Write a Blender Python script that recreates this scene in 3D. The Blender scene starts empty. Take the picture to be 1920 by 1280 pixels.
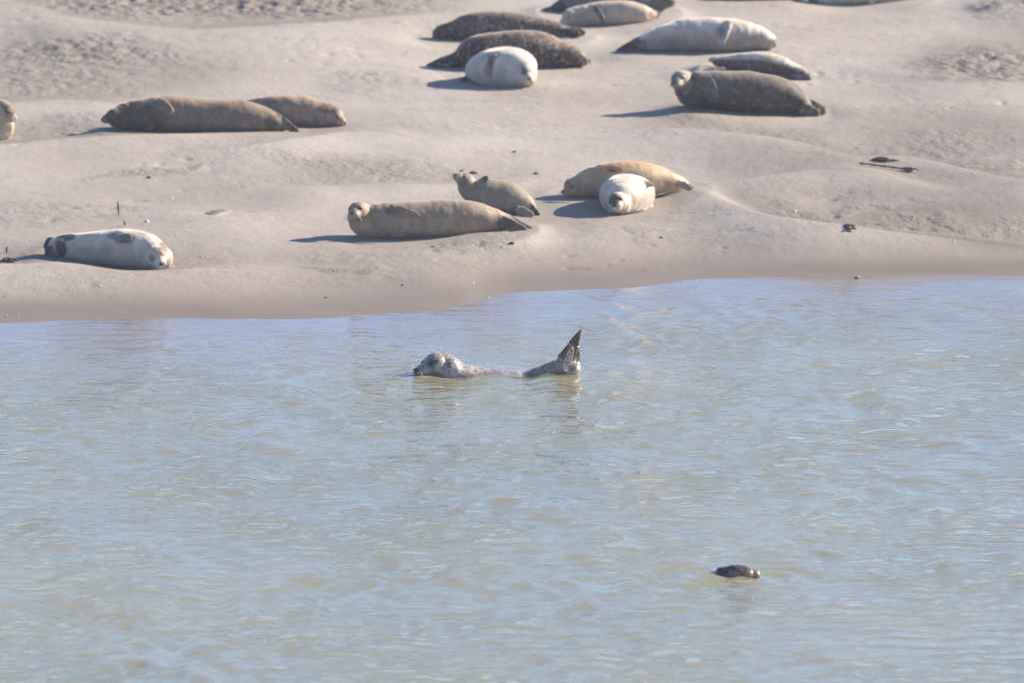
import bpy, bmesh, math, random
import numpy as np
from mathutils import Vector, kdtree

# ------------------------------------------------------------------ camera, sky, sun, exposure
S = bpy.context.scene
COL = S.collection
PITCH = math.radians(7.0)
HC = 100 * math.tan(PITCH)            # camera height over the water
FPX = 1920 / 36 * 400
cam = bpy.data.objects.new('camera', bpy.data.cameras.new('camera'))
COL.objects.link(cam)
cam.location = (0, 0, HC)
cam.rotation_euler = (math.pi / 2 - PITCH, 0, 0)
cam.data.lens = 400
cam.data.sensor_width = 36
cam.data.clip_start = 1
cam.data.clip_end = 6000
cam.data.dof.use_dof = True
cam.data.dof.focus_distance = 98.3
cam.data.dof.aperture_fstop = 3.4
S.camera = cam
HAZE = 0.00035

SUN_EL = math.radians(26.5)
SUN_AZ = math.radians(66)             # clockwise from +Y (view direction): from the right, a little behind the animals
W = bpy.data.worlds.new('World'); S.world = W; W.use_nodes = True
wn = W.node_tree.nodes; wl = W.node_tree.links
bg = wn['Background']
sky = wn.new('ShaderNodeTexSky'); sky.sky_type = 'NISHITA'; sky.sun_disc = False
sky.sun_elevation = SUN_EL; sky.sun_rotation = SUN_AZ
sky.altitude = 2500; sky.air_density = 1.0; sky.dust_density = 0.0; sky.ozone_density = 2.5
tint = wn.new('ShaderNodeMix'); tint.data_type = 'RGBA'; tint.blend_type = 'MULTIPLY'; tint.inputs[0].default_value = 1
tcw = wn.new('ShaderNodeTexCoord'); spw = wn.new('ShaderNodeSeparateXYZ'); rpw = wn.new('ShaderNodeValToRGB')   # clear cold sky: less glare low down
wl.new(tcw.outputs['Generated'], spw.inputs[0]); wl.new(spw.outputs['Z'], rpw.inputs[0])
for e_, (p_, c_) in zip([rpw.color_ramp.elements[0], rpw.color_ramp.elements[1], rpw.color_ramp.elements.new(.35)], ((0, (.64, .76, 1.03, 1)), (1, (1.25, 1.2, 1.2, 1)), (.35, (.90, .96, 1.10, 1)))):
    e_.position = p_; e_.color = c_
wl.new(rpw.outputs[0], tint.inputs[7])
wl.new(sky.outputs[0], tint.inputs[6]); wl.new(tint.outputs[2], bg.inputs[0]); bg.inputs[1].default_value = 0.090
sl = bpy.data.lights.new('sun', 'SUN'); sl.energy = 5.0; sl.angle = math.radians(0.6); sl.color = (1, 0.885, 0.75)
sun = bpy.data.objects.new('sun', sl); COL.objects.link(sun)
sd = Vector((math.sin(SUN_AZ) * math.cos(SUN_EL), math.cos(SUN_AZ) * math.cos(SUN_EL), math.sin(SUN_EL)))
sun.rotation_euler = (-sd).to_track_quat('-Z', 'Y').to_euler()
sun.location = (30, 120, 40)
S.view_settings.view_transform = 'Standard'; S.view_settings.look = 'None'
S.view_settings.exposure = 1.08; S.view_settings.gamma = 1

# ------------------------------------------------------------------ photo pixel -> world helpers
def ray(px, py):
    a = (px - 960) / FPX; b = -(py - 640) / FPX
    c, s = math.cos(PITCH), math.sin(PITCH)
    return np.array([a, c + b * s, -s + b * c])
def at_z(px, py, z=0.0):
    d = ray(px, py); t = (z - HC) / d[2]
    return np.array([d[0] * t, d[1] * t, z])
def at_y(px, py, y):
    d = ray(px, py); t = y / d[1]
    return np.array([d[0] * t, y, HC + d[2] * t])
def to_px(x, y, z):
    c, s = math.cos(PITCH), math.sin(PITCH)
    zz = z - HC
    f = y * c - zz * s; u = y * s + zz * c
    return 960 + FPX * x / f, 640 - FPX * u / f

# ------------------------------------------------------------------ numpy noise
def _hash(ix, iy, seed):
    with np.errstate(over='ignore'):
        h = (ix.astype(np.int64) * 374761393 + iy.astype(np.int64) * 668265263 + seed * 1442695041) & 0xffffffff
        h = ((h ^ (h >> 13)) * 1274126177) & 0xffffffff
        h = h ^ (h >> 16)
    return (h & 0xffff) / 65535.0
def vnoise(x, y, seed=0):
    ix = np.floor(x); iy = np.floor(y); fx = x - ix; fy = y - iy
    fx = fx * fx * fx * (fx * (fx * 6 - 15) + 10); fy = fy * fy * fy * (fy * (fy * 6 - 15) + 10)
    a = _hash(ix, iy, seed); b = _hash(ix + 1, iy, seed); c = _hash(ix, iy + 1, seed); d = _hash(ix + 1, iy + 1, seed)
    return ((a * (1 - fx) + b * fx) * (1 - fy) + (c * (1 - fx) + d * fx) * fy) * 2 - 1
def fbm(x, y, seed=0, octv=4, gain=0.5):
    r = 0; a = 1
    for o in range(octv):
        r = r + a * vnoise(x * 2 ** o + 17.3 * o, y * 2 ** o - 9.1 * o, seed + o); a *= gain
    return r
def sstep(a, b, x):
    t = np.clip((x - a) / (b - a), 0, 1); return t * t * (3 - 2 * t)

# ------------------------------------------------------------------ terrain height
WLINE = [(-900, 612), (-200, 606), (0, 604), (200, 603), (430, 600), (640, 592), (800, 584), (870, 577), (900, 566), (960, 552), (1040, 545), (1150, 538), (1300, 527),
         (1500, 522), (1700, 518), (1920, 515), (2400, 508), (3200, 500)]
_w = np.array([at_z(*p, 0.0)[:2] for p in WLINE])
_wx = np.linspace(_w[0, 0], _w[-1, 0], 1500); _wy = np.interp(_wx, _w[:, 0], _w[:, 1])
_k = np.hanning(23); _k /= _k.sum(); _wy = np.convolve(np.pad(_wy, 23, mode='edge'), _k, 'same')[23:-23]
_w = np.stack([_wx, _wy], 1)
# crest lines: (pixels, height of crest, front length, back length) with the height tapering at both ends
CRESTS = [
    ([(-500, 505), (0, 498), (140, 499), (231, 510), (305, 510), (372, 501), (500, 505), (640, 520)], 0.075, 2.6, 0.7, 0.20),
    ([(1180, 372), (1310, 362), (1380, 385), (1450, 410), (1560, 424), (1700, 442), (1800, 455), (1920, 476), (2400, 520)], 0.13, 3.2, 0.75, 0.20),
    ([(300, 292), (455, 282), (560, 262), (650, 246), (740, 248), (800, 272), (900, 285)], 0.045, 1.6, 1.0, 0.30),
    ([(-500, 285), (0, 272), (120, 262), (250, 257), (560, 257), (640, 252)], 0.07, 2.0, 0.8, 0.34),
    ([(1000, 262), (1130, 244), (1300, 240), (1390, 250), (1500, 268), (1600, 294), (1700, 320), (1920, 348), (2400, 380)], 0.10, 1.9, 0.8, 0.30),
    ([(1150, 372), (1300, 352), (1420, 335), (1540, 322), (1640, 328), (1760, 352), (1920, 366), (2400, 400)], 0.06, 1.5, 0.8, 0.28),
    ([(-400, 205), (0, 193), (120, 190), (230, 196), (420, 205)], 0.07, 1.5, 1.1, 0.36),
    ([(-300, -20), (60, 10), (130, 35), (350, 58), (600, 47), (830, 27), (1000, 10)], 0.08, 3.0, 1.0, 0.42),
    ([(1560, 130), (1700, 148), (1800, 152), (1920, 156), (2300, 165)], 0.07, 1.8, 1.0, 0.40),
    ([(1750, -5), (1850, 12), (1920, 22), (2300, 30)], 0.07, 1.8, 1.0, 0.42),
    ([(380, 350), (560, 352), (860, 348), (1000, 340), (1100, 330)], 0.045, 1.2, 0.6, 0.26),
    ([(-400, 400), (60, 395), (200, 388), (400, 400), (560, 398), (660, 410)], 0.04, 1.6, 0.8, 0.25),
    ([(790, 560), (850, 556), (960, 546), (1100, 539), (1300, 529), (1450, 522)], 0.018, .35, .3, 0.04),
    ([(620, 490), (800, 478), (1000, 462), (1150, 440), (1300, 430)], 0.04, 2.4, 1.4, 0.2),
]
_cr = []
def set_crests(zfun):
    new = []
    for pts, a, lf, lb, zc in CRESTS:
        q = np.array([at_z(px, py, zfun(px, py, zc, a))[:2] for px, py in pts])
        xf = np.linspace(q[0, 0], q[-1, 0], 400); yf = np.interp(xf, q[:, 0], q[:, 1])
        kw = max(3, int(.6 / (xf[1] - xf[0]))); kr = np.hanning(kw + 2)[1:-1]; kr /= kr.sum()
        yf = np.convolve(np.pad(yf, kw, mode='edge'), kr, 'same')[kw:-kw]
        new.append((np.stack([xf, yf], 1), a, lf, lb * .8))
    _cr[:] = new
set_crests(lambda px, py, zc, a: zc + .5 * a)
def height0(x, y):
    x = np.asarray(x, float); y = np.asarray(y, float)
    yw = np.interp(x, _w[:, 0], _w[:, 1])
    d = y - yw
    dp = np.maximum(d, 0); dn = np.minimum(d, 0)
    h = 0.32 * (1 - np.exp(-dp / 6.5)) + 0.004 * np.minimum(dp, 200) + np.maximum(0.055 * dn, -1.6)
    sea = sstep(0.1, 2.0, d)
    for q, a, lf, lb in _cr:
        yc = np.interp(x, q[:, 0], q[:, 1]); x0, x1 = q[0, 0], q[-1, 0]; fw = 0.32 * (x1 - x0)
        m = sstep(x0, x0 + fw, x) * (1 - sstep(x1 - fw, x1, x))
        t = y - yc
        t = t + 0.15 * vnoise(x * 0.9, y * 0.2, 5)
        p = np.where(t < 0, np.exp(-(t / lf) ** 2), np.exp(-(t / lb) ** 2) * 1.25 - 0.25 * np.exp(-(t / (lb * 2.6)) ** 2))
        h = h + 1.25 * a * m * p * sea
    h = h + 0.009 * fbm(x * .9, y * 1.1, 13, 3) * np.exp(-(d / 1.2) ** 2)
    h = h + sea * (0.030 * fbm(x * 0.33, y * 0.22, 11, 3))
    return h
def hit(px, py, near=96.0, far=150.0):      # where the sight line through a photo point meets the bare sand
    d = ray(px, py); ts = np.linspace(near, far, 1500) / d[1]
    zz = HC + d[2] * ts; hh = height0(d[0] * ts, d[1] * ts)
    i = int(np.argmax(zz < hh)); return np.array([d[0] * ts[i], d[1] * ts[i], hh[i]])
for _ in range(5):
    set_crests(lambda px, py, zc, a: float(hit(px, py + 1)[2]))
def dips(x, y):                       # the hollows just behind each crest, where the sand stays damp and rippled
    o = np.zeros_like(x)
    for q, a, lf, lb in _cr:
        yc = np.interp(x, q[:, 0], q[:, 1]); x0, x1 = q[0, 0], q[-1, 0]; fw = 0.3 * (x1 - x0)
        m = sstep(x0, x0 + fw, x) * (1 - sstep(x1 - fw, x1, x))
        t = y - yc + .2 * vnoise(x * 1.1, y * .4, 15)
        o = np.maximum(o, m * min(1, a * 12) * sstep(.0, .12, t) * (1 - sstep(.8, 3.6, t)))
    return o

# ripple areas seen in the dips: (px, py, rx, ry, strength) on the photo's ground
RIP = [(430, 5, 430, 42, 1.0), (110, 105, 260, 30, 0.85), (60, 160, 240, 36, 0.6), (650, 318, 200, 26, 0.55), (270, 328, 120, 10, 0.6), (1760, 272, 190, 24, 0.6),
       (1880, 305, 120, 20, 0.6), (1830, 120, 150, 34, 0.95), (1900, 4, 70, 16, 1.0), (1560, 402, 160, 10, 0.6), (1790, 428, 200, 16, 0.75),
       (720, 150, 150, 20, 0.4), (700, 490, 1, 1, 0.0), (625, 498, 85, 8, 0.55), (1210, 436, 80, 16, 0.45), (398, 399, 36, 5, 1.0), (170, 395, 200, 16, 0.35), (860, 455, 120, 10, 0.4),
       (840, 325, 60, 14, 0.5), (950, 290, 60, 10, 0.3), (1700, 200, 220, 14, 0.3), (950, 240, 180, 14, 0.25), (120, 225, 110, 14, 0.5), (390, 125, 200, 20, 0.25),
       (1270, 432, 20, 8, 0.3), (520, 345, 140, 8, 0.3), (1640, 380, 120, 8, 0.25), (350, 485, 40, 14, 0.35)]
_rip = []
for px, py, rx, ry, s in RIP:
    c = hit(px, py); e = at_z(px + rx, py, c[2]); n0 = at_z(px, py - ry, c[2]); n1 = at_z(px, py + ry, c[2])
    _rip.append((c[0], c[1], abs(e[0] - c[0]), 0.5 * (n0[1] - n1[1]), s))
def ripmask(x, y):
    m = np.zeros_like(x)
    wx = x + 0.3 * fbm(x * 1.3, y * 0.8, 31, 3); wy = y + 0.6 * fbm(x * 1.1, y * 0.7, 33, 3)
    for cx, cy, rx, ry, s in _rip:
        r = np.sqrt(((wx - cx) / rx) ** 2 + ((wy - cy) / ry) ** 2)
        m = np.maximum(m, s * (1 - sstep(0.25, 1.35, r)))
    far = sstep(128, 136, y) * (0.4 + 0.3 * vnoise(x * .2, y * .1, 3))
    return np.clip(np.maximum(m, far), 0, 1)
FOOT = []      # (x, y, z, sx, sy): where animals press on the sand
def height(x, y, ripples=False):
    x = np.asarray(x, float); y = np.asarray(y, float)
    h = height0(x, y)
    if FOOT_READY:
        sw = np.zeros_like(h); sv = np.zeros_like(h)
        for fx, fy, fz, sx, sy in FOOT:
            w = np.exp(-((x - fx) / sx) ** 2 - ((y - fy) / sy) ** 2)
            sw += w; sv += w * fz[1]
        h = h + sv / np.maximum(sw, 1.0)
    return h
FOOT_READY = False

# ------------------------------------------------------------------ object helpers
def tag(o, label=None, cat=None, group=None, kind=None):
    if label: o['label'] = label
    if cat: o['category'] = cat
    if group: o['group'] = group
    if kind: o['kind'] = kind
    return o
def mesh_obj(name, me, mat=None, parent=None, smooth=True):
    o = bpy.data.objects.new(name, me); COL.objects.link(o)
    if mat: me.materials.append(mat)
    if smooth: me.polygons.foreach_set('use_smooth', [True] * len(me.polygons))
    if parent: o.parent = parent
    return o
def grid_mesh(name, xs, ys, Z):
    nx, ny = len(xs), len(ys)
    co = np.empty((ny, nx, 3), np.float32); co[..., 0] = xs[None, :]; co[..., 1] = ys[:, None]; co[..., 2] = Z
    me = bpy.data.meshes.new(name)
    me.vertices.add(nx * ny); me.vertices.foreach_set('co', co.ravel())
    i = np.arange((ny - 1) * (nx - 1)); r = i // (nx - 1); c = i % (nx - 1); b = r * nx + c
    f = np.stack([b, b + 1, b + nx + 1, b + nx], 1).astype(np.int32)
    me.loops.add(f.size); me.loops.foreach_set('vertex_index', f.ravel())
    me.polygons.add(len(f)); me.polygons.foreach_set('loop_start', np.arange(len(f), dtype=np.int32) * 4)
    me.update(calc_edges=True)
    return me
def fattr(me, name, arr):
    a = me.attributes.new(name, 'FLOAT', 'POINT'); a.data.foreach_set('value', np.asarray(arr, np.float32).ravel())
def spread(lo, hi, step, far_lo, far_hi, g=1.12):
    mid = list(np.arange(lo, hi + step * .5, step)); a = []; s = step; v = lo
    while v > far_lo: s *= g; v -= s; a.append(v)
    b = []; s = step; v = mid[-1]
    while v < far_hi: s *= g; v += s; b.append(v)
    return np.array(a[::-1] + mid + b)

# ------------------------------------------------------------------ material helpers
class NT:
    def __init__(s, name):
        s.m = bpy.data.materials.new(name); s.m.use_nodes = True; s.t = s.m.node_tree; s.n = s.t.nodes; s.b = s.n['Principled BSDF']
    def new(s, t, **k):
        o = s.n.new('ShaderNode' + t)
        for a, v in k.items(): setattr(o, a, v)
        return o
    def link(s, a, b): s.t.links.new(a, b)
    def noise(s, vec, scale, detail=4, rough=0.55, dist=0):
        o = s.new('TexNoise'); o.inputs['Scale'].default_value = scale; o.inputs['Detail'].default_value = detail
        o.inputs['Roughness'].default_value = rough; o.inputs['Distortion'].default_value = dist
        if vec is not None: s.link(vec, o.inputs['Vector'])
        return o.outputs['Fac']
    def ramp(s, fac, stops):
        o = s.new('ValToRGB'); e = o.color_ramp.elements
        while len(e) < len(stops): e.new(0.5)
        for q, (p, c) in zip(e, stops):
            q.position = p; q.color = (*c, 1) if len(c) == 3 else c
        s.link(fac, o.inputs[0]); return o.outputs[0]
    def mix(s, fac, a, b, mode='MIX'):
        o = s.new('Mix', data_type='RGBA', blend_type=mode)
        for sock, v in ((o.inputs[0], fac), (o.inputs[6], a), (o.inputs[7], b)):
            if hasattr(v, 'links'): s.link(v, sock)
            elif isinstance(v, (int, float)): sock.default_value = v
            else: sock.default_value = (*v, 1)
        return o.outputs[2]
    def math(s, op, a, b=None, c=None, clamp=False):
        o = s.new('Math', operation=op, use_clamp=clamp)
        for i, v in enumerate((a, b, c)):
            if v is None: continue
            if hasattr(v, 'links'): s.link(v, o.inputs[i])
            else: o.inputs[i].default_value = v
        return o.outputs[0]
    def attr(s, name, out='Fac'):
        o = s.new('Attribute'); o.attribute_name = name; return o.outputs[out]
    def bump(s, h, strength, dist):
        o = s.new('Bump'); o.inputs['Strength'].default_value = strength; o.inputs['Distance'].default_value = dist
        s.link(h, o.inputs['Height']); s.link(o.outputs[0], s.b.inputs['Normal']); return o
    def mapping(s, vec, sc):
        o = s.new('Mapping'); o.inputs['Scale'].default_value = sc; s.link(vec, o.inputs[0]); return o.outputs[0]
    def obj(s): return s.new('TexCoord').outputs['Object']
    def set(s, **k):
        for a, v in k.items(): s.b.inputs[a.replace('_', ' ')].default_value = v
# ------------------------------------------------------------------ animals: data first (their weight shapes the sand)
WHITE = (0.74, 0.645, 0.52); CREAM = (0.47, 0.41, 0.33); PALE = (0.42, 0.36, 0.28); TAN = (0.33, 0.27, 0.21); BROWN = (0.20, 0.15, 0.115)  # CREAM is darkened to paint shade on the white seals' flanks
GREY = (0.21, 0.20, 0.19); DARK = (0.075, 0.066, 0.062); BLACK = (0.035, 0.033, 0.034); GOLD = (0.54, 0.32, 0.14); OLIVE = (0.24, 0.21, 0.15)
PINK = (0.45, 0.30, 0.24)

# body station: (px, top, bottom, depth offset in m, touches ground, half width in px or None)
# flipper: (root px,py,dy, tip px,py,dy, half width root px, half width tip px, facing vector, digits, colour)
# patch: (px, py, dy, rx px, ry px, ry depth m, colour, strength)
SEALS = []
def seal(**k): SEALS.append(k)

seal(name='cream', label='cream seal with dark blotched face and black hind flippers, alone at the lower left',
     anchor=(210, 503), voxel=0.0075, spots=0.12, col=WHITE, colb=CREAM,
     body=[(106, 446, 480, .30, 1), (125, 439, 486, .26, 1), (160, 436, 494, .20, 1), (200, 433, 499, .10, 1), (240, 431, 504, 0, 1), (268, 437, 507, -.10, 1), (290, 452, 508, -.22, 1), (303, 462, 507, -.30, 0)],
     head=dict(c=(293, 482, -.34), r=23, d=(.30, -1, -.30), up=(-.45, 0, 1)), eyes=False, whisk=True,
     flip=[((112, 462, .3), (84, 458, .35), 15, 11, (0, -1, .3), 5, BLACK), ((112, 470, .22), (82, 474, .16), 14, 10, (0, -.8, .6), 5, DARK),
           ((222, 448, -.17), (246, 446, -.24), 5, 5, (.1, -1, .25), 5, GREY)],
     patch=[(120, 447, .05, 20, 9, .5, BLACK, .8), (113, 466, .05, 13, 18, .5, BLACK, .9), (224, 446, -.15, 24, 6, .3, GREY, .8), (308, 466, -.5, 12, 16, .4, BROWN, .8), (283, 486, -.55, 8, 9, .25, BROWN, .8), (300, 478, -.55, 7, 9, .2, PINK, .6)])

seal(name='tan', label='large tan seal with raised head and a flipper on its chest, beside small olive seal',
     anchor=(800, 448), voxel=0.0075, spots=0.25, col=(.40, .31, .22), colb=(0.38, 0.29, 0.20),
     body=[(662, 392, 420, -.06, 0), (676, 386, 440, -.03, 0), (695, 382, 449, 0, 1), (730, 379, 450, 0, 1), (780, 377, 448, 0, 1), (840, 376, 446, .02, 1), (890, 380, 440, .05, 1), (925, 392, 436, .08, 1), (950, 406, 433, .1, 1), (966, 416, 431, .1, 1)],
     head=dict(c=(672, 397, -.10), r=21.5, d=(-.38, -1, .06), up=(-.1, 0, 1)), eyes=True, whisk=True,
     flip=[((736, 391, -.16), (788, 409, -.27), 11, 6, (.1, -1, .5), 5, (0.28, 0.215, 0.165)), ((735, 441, -.16), (757, 442, -.27), 6, 4, (0, -.4, 1), 5, TAN),
           ((930, 408, .1), (1000, 430, .12), 15, 3, (0, -1, .35), 5, (0.15, 0.115, 0.09)), ((936, 416, 0), (986, 432, -.02), 13, 4, (0, -1, .3), 5, (0.15, 0.115, 0.09))],
     patch=[(668, 384, -.25, 22, 12, .3, (0.36, 0.24, 0.17), .6), (700, 405, -.2, 18, 22, .2, (0.34, 0.27, 0.18), .4), (735, 395, -.2, 16, 10, .2, DARK, .35), (950, 418, .0, 18, 14, .3, (0.12, 0.095, 0.08), .7)])

seal(name='olive', label='small olive grey seal with head thrown back, lying just behind the large tan seal',
     anchor=(950, 406), voxel=0.0075, spots=0.2, col=(.31, .27, .19), colb=(0.24, 0.215, 0.17),
     body=[(866, 334, 352, -.04, 0), (874, 336, 366, -.02, 0), (886, 337, 380, 0, 0), (905, 336, 392, 0, 1), (930, 338, 398, 0, 1), (955, 343, 402, 0, 1), (975, 355, 404, 0, 1), (990, 372, 406, -.02, 1), (998, 385, 407, -.04, 1)],
     head=dict(c=(873, 341, -.06), r=17, d=(-.75, -.45, .65), up=(.5, 0, .8)), eyes=True, whisk=False,
     flip=[((902, 341, -.02), (914, 335, -.10), 5, 4, (.2, -1, .6), 5, DARK), ((984, 385, -.08), (1011, 407, -.12), 12, 5, (0, -1, .3), 5, BLACK), ((972, 394, -.17), (999, 407, -.25), 8, 6, (.2, -1, .3), 5, (.34, .28, .22))],
     patch=[(872, 332, -.1, 8, 5, .2, PINK, .7), (885, 340, 0, 14, 10, .3, (0.42, 0.38, 0.30), .6), (870, 345, -.15, 9, 9, .2, (.12, .11, .09), .6)])

seal(name='golden', label='golden tan seal with orange back, head low to the sand, behind round white seal',
     anchor=(1180, 376), voxel=0.008, spots=0.08, col=(0.58, 0.42, 0.25), colb=(0.48, 0.37, 0.25),
     body=[(1070, 334, 370, -.05, 1), (1082, 330, 372, -.04, 1), (1105, 317, 372, 0, 1), (1140, 306, 371, 0, 1), (1190, 303, 370, .04, 1), (1230, 308, 366, .10, 1), (1255, 320, 362, .12, 1), (1275, 330, 358, .15, 1), (1284, 337, 355, .15, 1)],
     head=dict(c=(1078, 352, -.08), r=20, d=(-.78, -.6, -.15), up=(0, 0, 1)), eyes=True, whisk=True,
     flip=[((1132, 315, -.16), (1168, 322, -.27), 7, 6, (0, -1, .6), 5, GOLD), ((1270, 338, .15), (1307, 359, .15), 9, 4, (0, -1, .5), 5, (.45, .35, .26)), ((1274, 344, .05), (1298, 358, .0), 8, 4, (0, -1, .5), 5, (.30, .24, .19))],
     patch=[(1160, 303, 0, 45, 9, .5, GOLD, .9), (1220, 306, .1, 35, 6, .5, GOLD, .7), (1148, 321, -.25, 14, 5, .12, DARK, .8), (1064, 352, -.2, 7, 10, .2, (.25, .19, .12), .7)])  # small dark patch by the chest flipper is its shadow, painted in

seal(name='round_white', label='round white seal lying end on, grey face to the camera, before the golden seal',
     anchor=(1172, 405), voxel=0.0075, spots=0.06, col=WHITE, colb=CREAM,
     body=[(1163, 363, 403, -.12, 1, 20), (1166, 345, 404, 0, 1, 34), (1172, 331, 402, .22, 1, 47), (1177, 326, 397, .45, 1, 52), (1184, 330, 392, .75, 1, 46), (1195, 343, 388, 1.0, 1, 34), (1206, 360, 384, 1.25, 1, 20), (1212, 370, 382, 1.4, 1, 10)],
     head=dict(c=(1159, 380, -.14), r=21, d=(-.22, -1, -.05), up=(-.35, 0, 1)), eyes=True, whisk=True,
     flip=[((1198, 341, .30), (1227, 350, .16), 9, 6, (-.3, -.4, 1), 5, (.50, .42, .34)), ((1200, 388, .50), (1258, 394, .46), 9, 3, (0, -.5, 1), 5, CREAM), ((1206, 378, 1.35), (1222, 378, 1.7), 8, 8, (0, 0, 1), 5, GREY)],
     patch=[(1148, 374, -.3, 15, 14, .3, (.085, .075, .065), .92), (1133, 350, .3, 14, 16, .5, (.45, .41, .37), .5), (1166, 385, -.38, 6, 6, .1, (.3, .26, .2), .6)])

seal(name='brown_left', label='long dark brown seal on its side, overlapping the shorter brown grey seal at upper left',
     anchor=(380, 250), voxel=0.009, spots=0.2, col=(0.32, 0.225, 0.15), colb=(0.21, 0.17, 0.135),
     body=[(207, 207, 232, -.12, 0), (222, 199, 243, -.08, 1), (250, 190, 249, 0, 1), (290, 182, 251, 0, 1), (330, 181, 251, 0, 1), (380, 184, 250, 0, 1), (440, 188, 249, 0, 1), (480, 196, 248, .0, 1), (500, 204, 247, 0, 1), (520, 216, 248, 0, 1), (532, 226, 248, 0, 1)],
     head=dict(c=(215, 219, -.12), r=17, d=(-1, -.15, -.05), up=(0, 0, 1)), eyes=False, whisk=False,
     flip=[((300, 192, -.13), (321, 214, -.28), 9, 7, (-.3, -1, .3), 5, (.26, .19, .14)), ((505, 218, -.03), (560, 249, -.05), 15, 5, (0, -1, .3), 5, (.10, .075, .06)), ((500, 224, .1), (556, 246, .1), 14, 5, (0, -1, .3), 5, (.30, .20, .15))],
     patch=[(240, 220, -.1, 60, 40, .6, (.085, .07, .06), .75), (290, 190, -.1, 20, 8, .2, (.30, .22, .16), .5), (512, 232, -.1, 16, 16, .3, DARK, .7), (420, 230, -.2, 60, 16, .3, (.21, .195, .175), .4)])

seal(name='brown_behind', label='shorter brown grey seal with its head at right, behind the long dark brown seal',
     anchor=(600, 241), voxel=0.009, spots=0.25, col=(0.42, 0.29, 0.20), colb=(0.31, 0.25, 0.20),
     body=[(440, 200, 240, .1, 1), (470, 188, 240, .1, 1), (505, 180, 241, .08, 1), (545, 178, 241, .05, 1), (580, 183, 241, .02, 1), (605, 191, 240, 0, 1), (620, 197, 240, -.02, 1), (632, 205, 239, -.04, 1)],
     head=dict(c=(626, 218, -.05), r=19, d=(.85, -.55, -.4), up=(0, 0, 1)), eyes=True, whisk=False,
     flip=[((540, 225, -.15), (522, 238, -.2), 8, 5, (0, -1, .3), 5, GREY), ((445, 225, .2), (410, 238, .2), 14, 5, (0, -1, .4), 5, DARK)],
     patch=[(620, 200, -.1, 22, 12, .4, (.20, .12, .075), .75), (640, 222, -.2, 10, 10, .2, (.36, .26, .18), .6), (505, 205, -.1, 24, 18, .3, (.15, .13, .12), .6)])

seal(name='edge', label='alert upright seal with brown face and pale throat, cut off by the left edge',
     anchor=(2, 263), voxel=0.008, spots=0.15, col=(0.42, 0.32, 0.23), colb=(0.60, 0.52, 0.38),
     body=[(8, 198, 224, 0, 0, 17), (6, 208, 240, .02, 0, 18), (2, 222, 262, .05, 1, 21), (-14, 226, 264, .10, 1, 25), (-50, 216, 264, .2, 1, 26), (-100, 222, 262, .3, 1, 24), (-140, 238, 260, .4, 1, 12)],
     head=dict(c=(8, 207, -.02), r=19.5, d=(.72, -.6, -.42), up=(0, 0, 1)), eyes=True, whisk=False,
     flip=[((-135, 250, .4), (-170, 258, .4), 10, 5, (0, -.4, 1), 5, GREY)],
     patch=[(20, 208, -.15, 13, 12, .3, (.10, .07, .05), .85), (6, 192, -.1, 16, 7, .3, (.33, .22, .14), .6), (8, 245, -.1, 26, 26, .5, (.62, .54, .40), .85)])

seal(name='spotted_rear', label='dark mottled seal, hind flippers pointing right, rearmost of three with the plump white one',
     anchor=(920, 76), voxel=0.0095, spots=0.75, col=(0.17, 0.135, 0.11), colb=(0.115, 0.095, 0.085),
     body=[(818, 54, 75, 0, 1), (828, 46, 77, 0, 1), (850, 38, 77, 0, 1), (880, 27, 77, 0, 1), (915, 23, 76, 0, 1), (960, 25, 75, 0, 1), (1010, 32, 74, .0, 1), (1040, 40, 73, 0, 1), (1062, 50, 72, 0, 1), (1076, 56, 71, 0, 1)],
     head=dict(c=(829, 62, -.02), r=17, d=(-.8, -.2, -.5), up=(0, 0, 1)), eyes=False, whisk=False,
     flip=[((1055, 56, 0), (1098, 64, 0), 11, 6, (0, -1, .4), 5, (.16, .11, .09)), ((1055, 60, -.12), (1088, 67, -.14), 9, 6, (0, -1, .4), 5, BLACK)],
     patch=[(825, 60, -.1, 22, 16, .4, DARK, .7), (900, 45, -.25, 16, 14, .3, (.25, .235, .22), .5), (1070, 67, -.15, 18, 5, .3, BLACK, .8)])

seal(name='spotted_front', label='dark seal with pale speckled back and head at right, directly behind the plump white seal',
     anchor=(980, 128), voxel=0.0095, spots=0.85, col=(0.28, 0.205, 0.145), colb=(0.075, 0.062, 0.055),
     body=[(838, 106, 128, .05, 1), (860, 94, 128, .04, 1), (880, 76, 129, .02, 1), (905, 66, 129, 0, 1), (940, 60, 129, 0, 1), (985, 56, 128, 0, 1), (1020, 62, 129, 0, 1), (1050, 76, 130, 0, 1), (1074, 85, 130, -.03, 1), (1086, 94, 129, -.06, 1)],
     head=dict(c=(1080, 109, -.06), r=19, d=(.92, -.3, -.12), up=(0, 0, 1)), eyes=True, whisk=True,
     flip=[((850, 112, .05), (787, 130, .06), 14, 3, (0, -1, .5), 5, DARK), ((850, 118, -.08), (800, 130, -.08), 11, 3, (0, -1, .5), 5, BLACK), ((1040, 118, -.15), (1022, 128, -.22), 7, 4, (0, -1, .4), 5, DARK)],
     patch=[(870, 105, -.1, 60, 34, .5, (.055, .05, .05), .8), (1096, 108, -.15, 14, 14, .3, (.32, .25, .19), .6), (1104, 112, -.1, 7, 6, .2, (.14, .10, .07), .7), (1040, 118, -.2, 40, 9, .3, (.06, .053, .05), .6)])

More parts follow.
